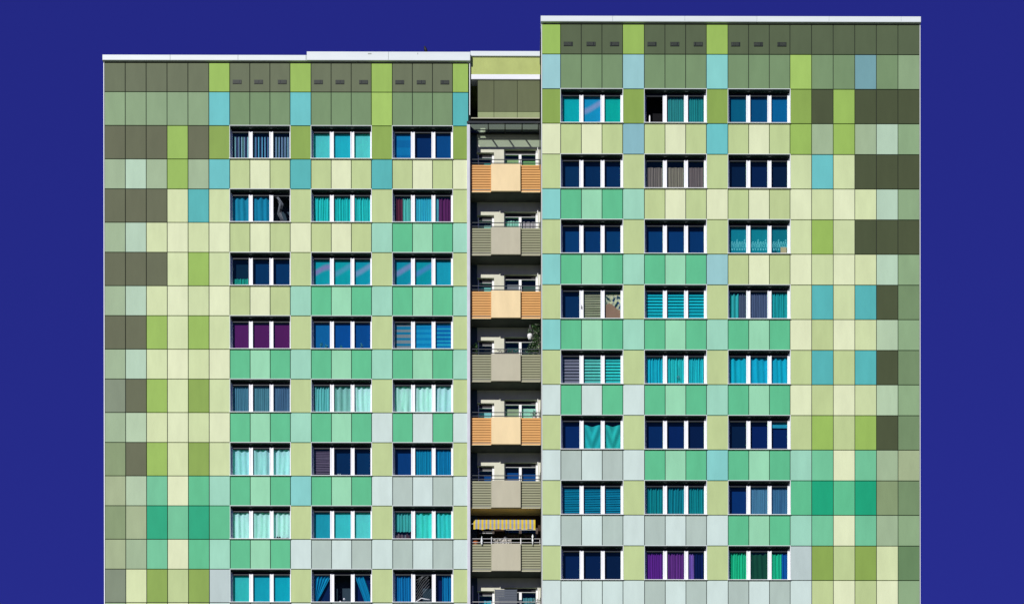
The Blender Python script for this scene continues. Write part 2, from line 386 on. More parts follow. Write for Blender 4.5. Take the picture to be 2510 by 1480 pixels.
PUR, TEAL = '#5a1c60', '#28b0b8'
def dress(b, kind, a, x0, x1):
    """fill one pane; returns the name of what hangs there"""
    z0, z1 = .07, 1.30; y = .29
    if kind == 'd': plain(b, x0-.02, x1+.02, .0, 1.44, .36, a); return 'dark_room_sheet'  # no blind: added navy sheet stands in for dark room and reflected sky
    if kind == 'p': plain(b, x0, x1, z0, z1, y, a); return 'roller_blind'
    if kind == 'c': curtain(b, x0, x1, z0, z1, y, a); return 'curtain'
    if kind == 'cf': curtain(b, x0, x1, z0, z1, y, a, folds=12, amp=.016, var=.22); return 'curtain'
    if kind == 'cw': curtain(b, x0, x1, z0, z1, y, a, folds=3.2, amp=.03, var=.10); return 'curtain'
    if kind == 'cl': curtain(b, x0+.02, x1, z0, 1.10, y, a, folds=8, var=.2, amp=.02); return 'curtain'
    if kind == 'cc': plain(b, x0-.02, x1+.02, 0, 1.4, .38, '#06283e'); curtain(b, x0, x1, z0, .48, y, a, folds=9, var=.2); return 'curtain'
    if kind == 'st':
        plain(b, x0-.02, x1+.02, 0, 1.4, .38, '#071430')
        for i in range(5):
            u = x0 + .1 + i * .135; curtain(b, u, u + .075, .02, 1.18, y, a, folds=1.2, amp=.01, hx2='#5a6a98')
        return 'patterned_curtain'
    if kind == 'vn': venetian(b, x0, x1, z0, 1.28, y, a[0], a[1], per=.135, tilt=.78); return 'venetian_blind'
    if kind == 'vf': venetian(b, x0, x1, z0, 1.28, y, a[0], a[1], per=.075, tilt=.75, wav=.012); return 'venetian_blind'
    if kind == 'dn':
        A1, A2 = AG(a[0]), AG(a[1]); pr = a[2]
        plain(b, x0, x1, z0, z1, y, a[0], fn=lambda u, v: A1 if (math.sin(v * pr) > -.1) else A2, nu=1, nv=34); return 'striped_blind'
    if kind == 'ir': plain(b, x0, x1, z0, 1.33, y, a[0], fn=painted_sheen(a[0], a[1], a[2]), nu=14, nv=44); return 'painted_sheen_blind'
    if kind == 'la': plain(b, x0, x1, z0, 1.32, y, a, fn=lace(a, '#68c8d4'), nu=26, nv=40); return 'lace_curtain'
    if kind == 'fl': plain(b, x0, x1, z0, z1, y, '#927864', fn=flowers, nu=26, nv=40); return 'flowered_blind'
    if kind == 'two':      # left colour, right colour, split
        m = x0 + (x1 - x0) * a[2]
        curtain(b, x0, m, z0, z1 - .05, y, a[0], folds=3); curtain(b, m, x1, z0, z1 - .05, y, a[1], folds=4); return 'curtain'
    if kind == 'half':     # upper curtain, books or items below
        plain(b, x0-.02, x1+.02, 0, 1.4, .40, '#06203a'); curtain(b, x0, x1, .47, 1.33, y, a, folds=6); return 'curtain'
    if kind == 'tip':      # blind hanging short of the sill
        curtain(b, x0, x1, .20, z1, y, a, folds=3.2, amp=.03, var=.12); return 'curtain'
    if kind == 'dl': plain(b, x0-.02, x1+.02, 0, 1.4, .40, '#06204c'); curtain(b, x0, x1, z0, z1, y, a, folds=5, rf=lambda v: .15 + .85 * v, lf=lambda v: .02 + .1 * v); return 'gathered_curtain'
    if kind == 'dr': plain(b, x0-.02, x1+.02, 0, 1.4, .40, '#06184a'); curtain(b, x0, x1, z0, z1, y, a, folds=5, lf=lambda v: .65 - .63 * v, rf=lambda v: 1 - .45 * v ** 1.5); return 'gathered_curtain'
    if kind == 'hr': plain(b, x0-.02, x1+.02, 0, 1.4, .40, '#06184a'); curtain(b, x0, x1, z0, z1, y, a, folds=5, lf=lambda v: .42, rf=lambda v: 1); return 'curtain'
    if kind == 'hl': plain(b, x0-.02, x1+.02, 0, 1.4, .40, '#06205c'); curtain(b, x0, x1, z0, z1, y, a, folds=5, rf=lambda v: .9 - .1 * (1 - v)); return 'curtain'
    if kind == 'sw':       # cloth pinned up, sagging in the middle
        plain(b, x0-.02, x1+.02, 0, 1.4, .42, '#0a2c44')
        ca = AG(a)
        b.grid(lambda u, v: (x0 + .03 + (x1 - x0 - .05) * u, y + .03 * math.sin(9 * abs(u - .5) - 5 * v), .07 + (1.14 - .06 * (1 - abs(2*u-1))) * v), 16, 14,
               lambda u, v: tuple(k * (1 + .22 * math.sin(14 * abs(u - .5) - 9 * v)) for k in ca)); return 'pinned_cloth'  # colour bands paint in the shading of the sagging folds
    if kind == 'sc':       # loose scarf in a dark open sash
        cc = lin(a)
        for i in range(5):
            t = i / 4
            b.tube([(x0 + .12 + .1 * t, .24, 1.3), (x0 + .3 + .15 * t, .22, .95), (x0 + .22 + .12 * t, .23, .55), (x0 + .42 + .12 * t, .24, .12)], [.02, .035, .03, .012], tuple(k * (1 - .5 * (i % 2)) for k in cc), 5)
        return 'scarf'
    if kind == 'di':       # diagonal folds of a pale cloth
        for i in range(8):
            t = i * .15
            b.tube([(x0 + .06, .25, max(.12, .35 + t - .3)), (x0 + .35, .24, min(1.28, .5 + t)), (x0 + .64, .25, min(1.32, .85 + t))], .006, (.30, .32, .34), 4)
        b.tube([(x0 + .05, .235, .14), (x0 + .3, .23, .3), (x0 + .45, .23, .26), (x0 + .66, .235, .24)], .022, (.6, .62, .64), 5)
        return 'draped_cloth'
    return None

def window(root, x, z, Y, label, panes, gx=GX, W=2.67, fs=.055):
    """one three-sash window; x, z = lower left of the opening, Y = facade plane. Frame mesh > glass, sill, reveal, room, curtains"""
    def T(b):
        b.v = [(p[0] + x, p[1] + Y, p[2] + z) for p in b.v]; return b
    jt = lambda: random.uniform(-.006, .006)
    f = MB(); wf = (.82, .83, .84); y0 = .186
    f.box(0, .055, y0, y0+.10, .03, 1.44, wf); f.box(W-fs, W, y0, y0+.10, .03, 1.44, wf)
    f.box(.055, W-fs, y0, y0+.10, .0, .07, wf); f.box(.055, W-fs, y0, y0+.10, 1.36, 1.44, (.015, .02, .02))  # black head rail: shadow of the opening painted into its colour
    for i in (0, 1):
        a, c = gx[i][1], gx[i+1][0]; m = (a + c) / 2
        f.box(m - .035, m + .035, y0 + .004, y0 + .10, .07, 1.36, wf)
    for i, (a, c) in enumerate(gx):                       # sashes
        if panes[i][0] in ('o', 'sc', 'di'): sa = .012
        else: sa = 0
        l = .055 if i == 0 else (gx[i-1][1] + a) / 2 + .035; r = W - fs if i == 2 else (c + gx[i+1][0]) / 2 - .035
        y1 = y0 - .012 + jt() * .6 + sa
        f.box(l + .003, a, y1, y0 + .07, .075, 1.355, wf, ch=.006); f.box(c, r - .003, y1, y0 + .07, .075, 1.355, wf, ch=.006)
        f.box(a, c, y1 + .001, y0 + .07, .075, .105, wf); f.box(a, c, y1 + .006, y0 + .07, 1.295, 1.355, (.02, .025, .03))  # sash top rail coloured dark for the same shadow
    fo = T(f).build('window', M_PAINT, root); fo['label'] = label
    for i, (a, c) in enumerate(gx):
        if panes[i][0] in ('o', 'sc', 'di'): continue
        gl = MB(); q = jt() * .5; gl.face([(a, y0+.03+q, .09), (c, y0+.03-q, .09), (c, y0+.03-q, 1.33), (a, y0+.03+q, 1.33)], (1, 1, 1))
        T(gl).build('pane', M_GLASS, fo)
    sl = MB(); sl.box(-.03, W + .03, -.06, y0 - .002, -.004, .018, (.86, .87, .87), ch=.003)
    T(sl).build('sill', M_SHEET, fo)
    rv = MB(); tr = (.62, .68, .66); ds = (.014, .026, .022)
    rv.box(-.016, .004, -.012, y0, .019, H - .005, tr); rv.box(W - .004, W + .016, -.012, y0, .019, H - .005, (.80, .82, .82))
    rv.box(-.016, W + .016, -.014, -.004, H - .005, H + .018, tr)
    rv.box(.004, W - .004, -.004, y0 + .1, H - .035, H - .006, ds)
    for i in (0, 1):
        m = (gx[i][1] + gx[i+1][0]) / 2; rv.box(m - .05, m + .05, .05, .11, H - .05, H - .036, (.12, .14, .13))  # pale blocks paint in reflections of the mullions on the head
    T(rv).build('reveal', M_DARK if False else M_PAINT, fo)
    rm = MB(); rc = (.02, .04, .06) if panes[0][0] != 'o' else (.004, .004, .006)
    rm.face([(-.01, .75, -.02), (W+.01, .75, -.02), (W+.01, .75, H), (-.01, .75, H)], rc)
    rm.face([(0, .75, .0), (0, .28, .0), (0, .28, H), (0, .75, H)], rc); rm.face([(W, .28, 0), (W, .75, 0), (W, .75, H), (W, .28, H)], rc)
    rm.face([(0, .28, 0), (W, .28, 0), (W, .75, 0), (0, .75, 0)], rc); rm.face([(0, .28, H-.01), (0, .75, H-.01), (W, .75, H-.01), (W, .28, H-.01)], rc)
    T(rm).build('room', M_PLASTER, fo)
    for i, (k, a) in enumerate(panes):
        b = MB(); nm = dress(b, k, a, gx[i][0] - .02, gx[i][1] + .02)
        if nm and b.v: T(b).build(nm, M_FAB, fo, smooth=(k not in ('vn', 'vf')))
    return fo

def three(k, a, b=None, c=None): return [(k, a), (k, b or a), (k, c or a)]
WL = [
 [('window with blue and white patterned strip curtains', three('st', '#88c4c8', '#58a8c8', '#88bcd0')), ('window with plain pale turquoise blinds', three('p', '#50bec8', '#22b0c8', '#58c4cc')), ('window with blue blinds either side of a dark middle pane', [('dn', ('#0a6aa4', '#0c78b0', 12)), ('d', '#022c60'), ('p', '#064c88')])],
 [('window with teal curtains and a grey scarf in its open right sash', [('cw', '#1c88a8'), ('cw', '#1684a8'), ('sc', '#6a7078')]), ('window with bright turquoise pleated curtains', three('c', '#22b8bc', '#1cb4b8', '#26b8bc')), ('window with turquoise curtains between plum ones', [('two', ('#582434', '#52b4b0', .5)), ('cf', '#30a8c4'), ('two', ('#60c0cc', '#582458', .22))])],
 [('dark window with a short green curtain in its left pane', [('cc', '#20a090'), ('d', '#023460'), ('d', '#023462')]), ('window with teal blinds that have violet reflections painted in', [('ir', ('#0a9cac', '#9078b8', .8)), ('ir', ('#0aa0ac', '#5c98c0', .7)), ('ir', ('#0a98b0', '#7898c4', .9))]), ('window with blue green blinds that have wavy reflections painted in', [('ir', ('#0a90a8', '#8088c0', .8)), ('ir', ('#0898a8', '#5088c8', .8)), ('p', '#189cb8')])],
 [('window with plain deep purple blinds', three('p', '#561c60', '#541a5c', '#561a5c')), ('blue window with small plants on its ledge', [('p', '#0a64a0'), ('p', '#04509a'), ('p', '#044c90')]), ('window with blue and grey striped blinds', [('dn', ('#1478a0', '#788890', 31)), ('dn', ('#0a80b8', '#1894c4', 31)), ('dn', ('#0868ac', '#20a0c4', 44))])],
 [('window with sheer grey blue curtains', three('cf', '#4a8298', '#4c8494', '#486e8c')), ('window with sheer curtains turning from turquoise to white', [('c', '#60b4b8'), ('cw', '#7cb4b2'), ('cw', '#b8e4ec')]), ('window with sheer very pale green curtains', three('cw', '#a8d6d6', '#b2dce0', '#b0dce8'))],
 [('window with pale ice blue curtains', three('cw', '#9cd6e2', '#9acfd8', '#aadde8')), ('dark window with a slanted grey violet blind at left', [('vf', ('#645c72', '#3c3850')), ('d', '#022a54'), ('d', '#02305a')]), ('window with two blue pleated curtains and one dark pane', [('d', '#043c78'), ('cf', '#0c84ac'), ('cf', '#0c7cac')])],
 [('window with near white curtains, the right one hanging short', [('cw', '#b2dee4'), ('cw', '#aedce0'), ('tip', '#b8e4e8')]), ('window with plain turquoise blinds, darkest at left', three('p', '#1c98b0', '#3cb8c4', '#58c4cc')), ('window with crumpled turquoise curtains over dark books at left', [('half', '#3ea4a4'), ('cw', '#40c8c8'), ('cw', '#34c0c4')])],
 [('window with three bright turquoise blinds, lowest in its column', three('p', '#34b4ba', '#14a0b8', '#0ca4bc')), ('window with blue curtains tied aside and an open dark middle', [('dl', '#0c8cb8'), ('o', None), ('dr', '#0c84b0')]), ('window with blue curtains beside a dark pane of pale draped cloth', [('c', '#0c70a8'), ('di', None), ('hr', '#0c78ac')])]]
WR = [
 [('window with flat teal blinds, a violet sheen painted on the middle one', [('p', '#06a8b4'), ('ir', ('#1494c4', '#8498c8', .9)), ('p', '#06a8a2')]), ('window with a black open left pane and green curtains', [('o', None), ('cf', '#2c888a'), ('cf', '#1e868a')]), ('window with petrol blue blinds in all panes', three('p', '#046080', '#03507e', '#04669c'))],
 [('empty dark blue window at the left end of its row', three('d', '#033058', '#022c56', '#022c58')), ('window with low grey brown curtains', three('cl', '#706c66', '#7c7a6c', '#6c6664')), ('very dark window with a tilted right sash', three('d', '#021c3c', '#021e4a', '#021a38'))],
 [('dark blue window below a green and mint band', three('d', '#033c70', '#03386c', '#033c6c')), ('dark blue window under a cream band', three('d', '#033c70', '#03386e', '#023468')), ('window with teal lace curtains, a plant and a box', three('la', '#0c8094', '#0c8494', '#0a7484'))],
 [('window with a dark pane, an olive blind and a flowered blind', [('d', '#042e58'), ('vf', ('#98a084', '#7c866c')), ('fl', None)]), ('window with slatted turquoise blinds', three('vn', ('#14b0c4', '#086078'))), ('window with teal and slate curtains hung from a rail', [('two', ('#30a4a8', '#4a5870', .55)), ('cf', '#4a5c7a'), ('c', '#1c9aa0')])],
 [('window with grey slats at left and mint slats beside them', [('vn', ('#747a8c', '#10202c')), ('vn', ('#58bcb8', '#0c7c80')), ('vn', ('#30bcc0', '#043848'))]), ('window with turquoise curtains and a small hanging ornament', three('c', '#14a8c0', '#22b2ba', '#1cb0c0')), ('window with bright turquoise voile curtains', three('cw', '#10a8c4', '#10a4c8', '#10a4c4'))],
 [('window with two pinned turquoise cloths and a dark left pane', [('d', '#032860'), ('sw', '#24a4ac'), ('sw', '#28a8a8')]), ('dark navy window beside a white and green band', three('d', '#02285c', '#02225a', '#021a44')), ('dark window with two turquoise slats at top right', [('d', '#021c3c'), ('d', '#03205c'), ('d', '#03225c')])],
 [('window with rippled blue slatted blinds', three('vf', ('#0a86aa', '#065c88'))), ('window with dark teal curtains', three('c', '#0a8088', '#0a7c8c', '#0c848c')), ('window with grey blue sheer curtains and a navy left pane', [('d', '#03306c'), ('cf', '#4a80a0'), ('cf', '#3c7094')])],
 [('empty navy window with a tilted right sash, lowest in its column', three('d', '#02204e', '#021e4a', '#021a3e')), ('window with purple curtains', [('c', '#5c2488'), ('c', '#603080'), ('two', ('#7c60b8', '#06164c', .38))]), ('window with green curtains, the middle one darkest', [('c', '#1cb084'), ('cw', '#144c34'), ('two', ('#1cb088', '#0c5ca8', .62))])]]
for k in range(8):
    z = ZT - FH * k - H
    for j in range(3):
        lb, pn = WL[k][j]; wl = window(left, XL[6 + 4 * j], z, 0, lb, pn, gx=GX[:2] + [(1.895, (2.625, 2.605, 2.59)[j])], fs=(.022, .04, .05)[j])
        lb, pn = WR[k][j]; wr = window(right, XR[1 + 4 * j], z, STEP, lb, pn)
        if (k, j) == (5, 2):
            b = MB()
            for q in (1.30, 1.20, 1.13): b.face([(XR[9] + 1.9, STEP + .3, z + q - .035), (XR[9] + 2.58, STEP + .3, z + q - .035), (XR[9] + 2.58, STEP + .28, z + q + .03), (XR[9] + 1.9, STEP + .28, z + q + .03)], AG('#28a8c8'))
            b.build('venetian_blind', M_FAB, wr)
        if (k, j) == (3, 0):
            b = MB(); b.box(XR[1] + .88, XR[1] + .91, STEP + .12, STEP + .178, z + .56, z + .68, (.12, .12, .12)); b.build('handle', M_PAINT, wr)

# ------------------------------------------------------------------ the balcony bay
ZS = 52.309                                              # underside of the top balcony
XA, XB = -1.524, 1.60
YW = .80                                                 # loggia back wall
wall = MB()
for k in range(19):
    wcol = (.05, .03, .02) if k == 6 else A('#dcdacb')  # storey under the awning: its shade painted in as dark brown
    zf = ZS + .15 - FH * k                               # balcony floor
    if zf < 1: break
    ztop = zf + FH if k else 55.62
    oL, oR = zf + 2.078, zf + 2.23                       # heads of the window and the door
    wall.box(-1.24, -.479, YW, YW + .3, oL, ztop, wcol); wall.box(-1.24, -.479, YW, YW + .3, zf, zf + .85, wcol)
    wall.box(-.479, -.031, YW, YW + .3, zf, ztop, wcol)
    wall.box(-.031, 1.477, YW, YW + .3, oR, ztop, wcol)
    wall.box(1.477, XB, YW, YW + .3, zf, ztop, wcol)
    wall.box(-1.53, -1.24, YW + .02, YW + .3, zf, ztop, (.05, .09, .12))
wall.box(XA, XB, YW + 1.1, YW + 1.3, 0, 57.2, (.03, .03, .035))
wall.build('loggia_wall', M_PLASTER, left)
def uni(x0, x1): return x0, x1
def unit(name, x0, x1, z0, z1, mulls, cont, label):
    """window or door unit in the loggia wall: frame > pane, curtain"""
    f = MB(); wf = (.80, .81, .80) if not 35 < z0 < 37.5 else (.06, .04, .03); y = YW + .12  # dark frames under the awning carry its shade in their colour
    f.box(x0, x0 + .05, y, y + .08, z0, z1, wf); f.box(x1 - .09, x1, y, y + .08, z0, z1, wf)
    f.box(x0 + .05, x1 - .09, y, y + .08, z1 - .17, z1 - .15, (.5, .5, .5)); f.box(x0 + .05, x1 - .09, y, y + .08, z1 - .15, z1, (.02, .02, .02))  # black head paints in the shade above the glass
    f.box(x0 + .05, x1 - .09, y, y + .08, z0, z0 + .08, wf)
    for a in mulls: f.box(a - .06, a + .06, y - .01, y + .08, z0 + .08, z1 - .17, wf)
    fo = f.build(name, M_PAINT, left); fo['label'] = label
    gl = MB(); gl.face([(x0 + .05, y + .04, z0 + .08), (x1 - .09, y + .04, z0 + .08), (x1 - .09, y + .04, z1 - .17), (x0 + .05, y + .04, z1 - .17)], (1, 1, 1)); gl.build('pane', M_GLASS, fo)
    for kd, hx, a, c, zt in cont:
        b = MB()
        if kd == 'c': curtain(b, a, c, z0 + .1, z1 - zt, y + .12, hx, folds=5)
        else: plain(b, a, c, z0 + .05, z1 - zt, y + .14, hx)
        b.build('curtain' if kd == 'c' else 'roller_blind', M_FAB, fo, smooth=True)
spec = [
 (('p', '#1c8c84', .28), ('p', '#8cac78', .28), ('p', '#70a868', .36)),
 (('p', '#88bcae', .30), ('c', '#88c0b0', .26), ('c', '#a8a4a8', .30)),
 (('p', '#70b8b0', .28), ('p', '#788084', .30), ('p', '#3c584c', .36)),
 (('p', '#0c1410', .28), ('p', '#2c5854', .34), ('p', '#283c38', .34)),
 (('p', '#84c8cc', .26), ('p', '#94a888', .28), ('p', '#9cd0c0', .26)),
 (('p', '#0c4888', .34), ('p', '#0c4888', .34), ('p', '#0c4888', .40)),
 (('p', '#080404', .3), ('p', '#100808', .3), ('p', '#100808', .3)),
 (('c', '#2ca8c0', .34), ('p', '#060a10', .3), ('c', '#4c8c94', .36))]
names = ['green blinds', 'pale curtains', 'grey blinds', 'dark panes', 'pale turquoise blinds', 'blue panes', 'dark panes in the awning shade', 'a blue curtain']
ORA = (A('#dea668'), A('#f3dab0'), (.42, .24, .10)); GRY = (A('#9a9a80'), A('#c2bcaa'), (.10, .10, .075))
balc = []
for k in range(8):
    zs = ZS - FH * k; zf = zs + .15
    sL, s1, s2 = spec[k]
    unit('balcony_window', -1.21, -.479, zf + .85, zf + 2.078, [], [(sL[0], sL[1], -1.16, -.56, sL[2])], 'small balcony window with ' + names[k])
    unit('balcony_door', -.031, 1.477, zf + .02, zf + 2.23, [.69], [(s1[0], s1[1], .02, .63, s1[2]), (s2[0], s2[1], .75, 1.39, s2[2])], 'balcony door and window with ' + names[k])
    o, c2, dk = ORA if k in (0, 2, 4) else GRY
    nm = 'orange slatted balcony with a cream middle panel' if k in (0, 2, 4) else 'grey slatted balcony with a beige middle panel'
    sl = MB(); sl.box(XA, XB, .17, YW - .005, zs, zf, (.10, .11, .095) if k != 5 else (.78, .58, .22)); sl.box(XA, XB, .13, .165, zs + .02, zf - .03, (.2, .2, .18))  # yellow slab: light bounced off the awning put into its colour
    bo = sl.build('balcony', M_CONC, left); bo['label'] = nm + (', the one above the striped awning' if k == 5 else ', with the striped awning over it' if k == 6 else '')
    balc.append(bo)
    for a, c in ((-1.50, -.602), (.706, 1.592)):
        b = MB(); b.box(a + .01, c - .01, .142, .158, zs + .01, zs + 1.20, dk)
        n = 11; ph = 1.215 / n
        for i in range(n):
            z = zs + i * ph
            b.face([(a, .118, z + .012), (c, .118, z + .012), (c, .132, z + ph - .016), (a, .132, z + ph - .016)], jit(o, .03))
            b.face([(a, .132, z + ph - .016), (c, .132, z + ph - .016), (c, .141, z + ph - .006), (a, .141, z + ph - .006)], o)
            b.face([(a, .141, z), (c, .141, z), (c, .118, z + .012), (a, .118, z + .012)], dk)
        b.box(a, a + .02, .112, .14, zs, zs + 1.218, o); b.box(c - .02, c, .112, .14, zs, zs + 1.218, o)
        b.box(a + .02, c - .02, .110, .14, zs - .012, zs + .010, tuple(min(.85, q * 1.2) for q in c2))
        b.build('slatted_panel', M_PAINT, bo)
    b = MB(); b.box(-.599, .703, .02, .075, zs - .021, zs + 1.187, c2, ch=.012); b.build('front_panel', M_PANEL, bo)
    rl = MB(); rc = (.06, .07, .07) if k < 6 else (.42, .42, .40)
    for zr in (1.284, 1.447): rl.box(XA + .02, XB - .02, .12, .145, zs + zr - .013, zs + zr + .013, rc)
    for xp in (-1.47, -.60, .70, 1.55): rl.box(xp - .018, xp + .018, .146, .166, zs + .2, zs + 1.43, rc)
    if k == 6: rl.box(-.615, -.585, .10, .118, zs + 1.18, zs + 1.52, (.6, .6, .58)); rl.box(.68, .72, .10, .118, zs + 1.18, zs + 1.47, (.7, .7, .66))
    rl.build('railing', M_DARK, bo)
    if k < 6 or k == 7:                                  # narrow white screen folded against the right wall
        b = MB()
        for a, hgt in ((1.40, 1.95), (1.455, 2.10), (1.53, 1.96)): b.box(a, a + .032, .50, .53, zf, zf + hgt, (.78, .78, .74), ch=.004)
        b.build('screen_rail', M_PAINT, bo)

# top of the bay
b = MB(); b.box(XA + .02, XB - .02, .1, 7, 57.503, 58.27, A('#bac47e')); b.build('roof_fascia', M_PLASTER, left)
b = MB(); b.box(XA + .01, XB - .025, .04, 7.05, 58.275, 58.50, WH, ch=.012); b.build('roof_cap', M_SHEET, left)
b = MB(); b.box(XA + .03, XB - .03, .08, .5, 57.275, 57.50, (.73, .75, .77), ch=.01); b.build('white_band', M_SHEET, left)
b = MB(); cD = A('#696f55')
for a, c in ((-1.19, -.48), (-.465, .557), (.572, 1.56)):  # left end stops short; the dark slot stands in for cast shadow
    b.box(a, c, .13, .16, 55.885, 57.27, jit(cD, .05), ch=.006); b.box(a, c, .13, .16, 55.58, 55.87, jit(A('#9aa47c'), .03), ch=.006)
b.box(-1.20, 1.58, .161, .20, 55.59, 57.26, (.02, .02, .02)); b.build('upper_panel', M_PANEL, left)
b = MB(); b.box(-1.5, 1.55, .09, .125, 55.545, 55.585, A('#b8b4a0')); b.build('gutter', M_PAINT, left)
cn = MB(); dkm = (.025, .03, .03)
cn.box(-1.675, 1.585, -.10, -.055, 55.21, 55.30, dkm)
def zr_(y): return 55.22 + .19 * (y + .1)                    # the glass rises gently towards the wall
cn.box(XA, 1.58, .46, .48, zr_(.47) - .03, zr_(.47), dkm); cn.box(XA, 1.58, .70, .79, 55.33, 55.375, dkm)
for xr in (-.724, .018, .777, 1.50):
    p = [(xr - .025, -.054), (xr + .025, -.054), (xr + .025, .70), (xr - .025, .70)]
    lo = [(x, y, zr_(y) - .05) for x, y in p]; hi = [(x, y, zr_(y) - .008) for x, y in p]
    cn.face(lo[::-1], dkm); cn.face(hi, dkm)
    for q in range(4): cn.face([lo[q], lo[(q + 1) % 4], hi[(q + 1) % 4], hi[q]], dkm)
cn.box(1.535, 1.56, -.054, -.03, 53.2, 55.209, (.04, .04, .04))
co = cn.build('glass_canopy', M_DARK, left)
b = MB(); b.face([(XA, -.055, zr_(-.055)), (1.56, -.055, zr_(-.055)), (1.56, .79, zr_(.79)), (XA, .79, zr_(.79))], (1, 1, 1)); b.build('pane', M_CGLASS, co)

# ------------------------------------------------------------------ striped awning (fixed under balcony 5)
zs5 = ZS - FH * 5
aw = MB(); n = 31; x0, x1 = -1.40, 1.35
ye, gr = A('#d8bc48'), A('#989cb0')
for i in range(n):
    a = x0 + (x1 - x0) * i / n; c = x0 + (x1 - x0) * (i + 1) / n; cc = ye if i % 2 == 0 else gr
    z2 = 37.36 + .02 * math.sin(i * 1.2)
    aw.face([(a, .10, 37.60), (c, .10, 37.60), (c, .34, 37.90), (a, .34, 37.90)], cc)
    aw.face([(a, .095, 37.42 + .0), (c, .095, 37.42), (c, .10, 37.60), (a, .10, 37.60)], cc)
    aw.face([(a, .095, z2), (c, .095, z2), (c, .0951, 37.42), (a, .0951, 37.42)], tuple(min(.85, q * 1.15) for q in cc))
awo = aw.build('awning', M_FAB, balc[5]); awo['label'] = 'yellow and grey striped awning'
b = MB(); b.tube([(x0 - .12, .10, 37.6), (x0 + .0, .10, 37.6)], .018, (.6, .6, .6)); b.tube([(x0 + .3, .10, 37.59), (x0 + .3, .7, 37.95)], .012, (.3, .3, .3)); b.tube([(x1 - .3, .10, 37.59), (x1 - .3, .7, 37.95)], .012, (.3, .3, .3))
b.build('awning_arm', M_PAINT, balc[5])

# ------------------------------------------------------------------ plants and things people have put out
def leaves(b, n, cx, cy, cz, rx, ry, rz, size, cols):
    for _ in range(n):
        while True:
            p = Vector([random.uniform(-1, 1) for _ in range(3)])
            if p.length < 1: break
        q = Vector((cx + p.x * rx, cy + p.y * ry, cz + p.z * rz))
        a = Vector([random.gauss(0, 1) for _ in range(3)]).normalized() * size * random.uniform(.6, 1.4); c = a.orthogonal().normalized() * size * .35
        b.face([q - a, q + c, q + a, q - c], random.choice(cols))
GRN = [(.03, .09, .02), (.05, .14, .03), (.02, .06, .02), (.08, .18, .05)]
def potplant(name, label, x, y, z, pr, ph, pcol, spread, hgt, n, cat='potted plant', grp=None, size=.05, cols=GRN):
    t = thing(name, label, cat, (x, y, z), grp)
    b = MB(); b.lathe(x, y, [(pr * .72, z), (pr, z + ph), (pr * 1.08, z + ph), (pr * 1.08, z + ph + .015), (pr * .9, z + ph + .015)], pcol); b.build('pot', M_PAINT, t)
    b = MB(); leaves(b, n, x, y, z + ph + hgt * .5, spread, spread * .5, hgt * .6, size, cols)
    for q in range(5): b.tube([(x, y, z + ph), (x + random.uniform(-.6, .6) * spread, y, z + ph + hgt * .7)], .006, (.05, .09, .03), 4)
    b.build('foliage', M_LEAF, t); return t
z3 = ZS - FH * 3; f3 = z3 + .15
# balcony 3 (plants)
t = thing('hanging_planter', 'white hanging pot with thin stems beside the green vine', 'planter', (1.14, .30, 45.92), None)
b = MB(); b.lathe(1.12, .32, [(.06, 45.90), (.11, 46.0), (.12, 46.10), (.10, 46.12)], (.8, .8, .78)); b.build('pot', M_PAINT, t)
b = MB(); [b.tube([(1.12 + dx, .32, 46.1), (1.12, .32, 46.55)], .005, (.3, .3, .3), 4) for dx in (-.1, .1)]; b.build('hanger', M_PAINT, t)
b = MB(); leaves(b, 30, 1.12, .32, 46.25, .12, .06, .16, .05, GRN); b.build('foliage', M_LEAF, t)
b = MB(); 
for xx, zz, rr, n in ((1.38, 46.45, .2, 130), (1.42, 46.15, .16, 190), (1.40, 45.85, .19, 230), (1.30, 45.55, .27, 260), (1.22, 45.35, .34, 200)): leaves(b, n, xx, .33, zz, rr, .12, .22, .055, GRN + [(.3, .33, .26)])
b.tube([(1.45, .4, f3), (1.4, .42, 45.5), (1.46, .4, 46.4)], .012, (.1, .08, .05), 5)
tag(b.build('climbing_plant', M_LEAF), 'leafy green vine climbing the right wall of a grey balcony', 'plant')
potplant('potted_plant', 'bushy green plant at the left end of the vine covered balcony', -1.34, .4, f3 + .95, .10, .2, (.12, .08, .06), .19, .55, 260, grp='plants on the balconies')
potplant('potted_plant', 'small green plant before the door of the vine covered balcony', .25, .55, f3 + .95, .10, .16, (.25, .2, .16), .16, .36, 80, grp='plants on the balconies')
t = thing('flower_box', 'dark flower box with trailing plants along the railing of a grey balcony', 'flower box', (.1, .2, z3 + 1.2))
b = MB(); b.box(-.45, .62, .18, .30, z3 + 1.20, z3 + 1.33, (.05, .045, .05), ch=.01); b.build('box', M_PAINT, t)
b = MB(); leaves(b, 170, .1, .22, z3 + 1.40, .62, .07, .09, .035, GRN + [(.5, .5, .5), (.35, .1, .12)]); b.build('foliage', M_LEAF, t)
# plant at right of balcony 4
z4 = ZS - FH * 4
potplant('potted_plant', 'small spiky plant behind the rail at the right of an orange balcony', 1.32, .3, z4 + 1.20, .09, .12, (.5, .5, .48), .17, .26, 90, grp='plants on the balconies', size=.045, cols=[(.03, .05, .03), (.4, .42, .38), (.05, .09, .04)])
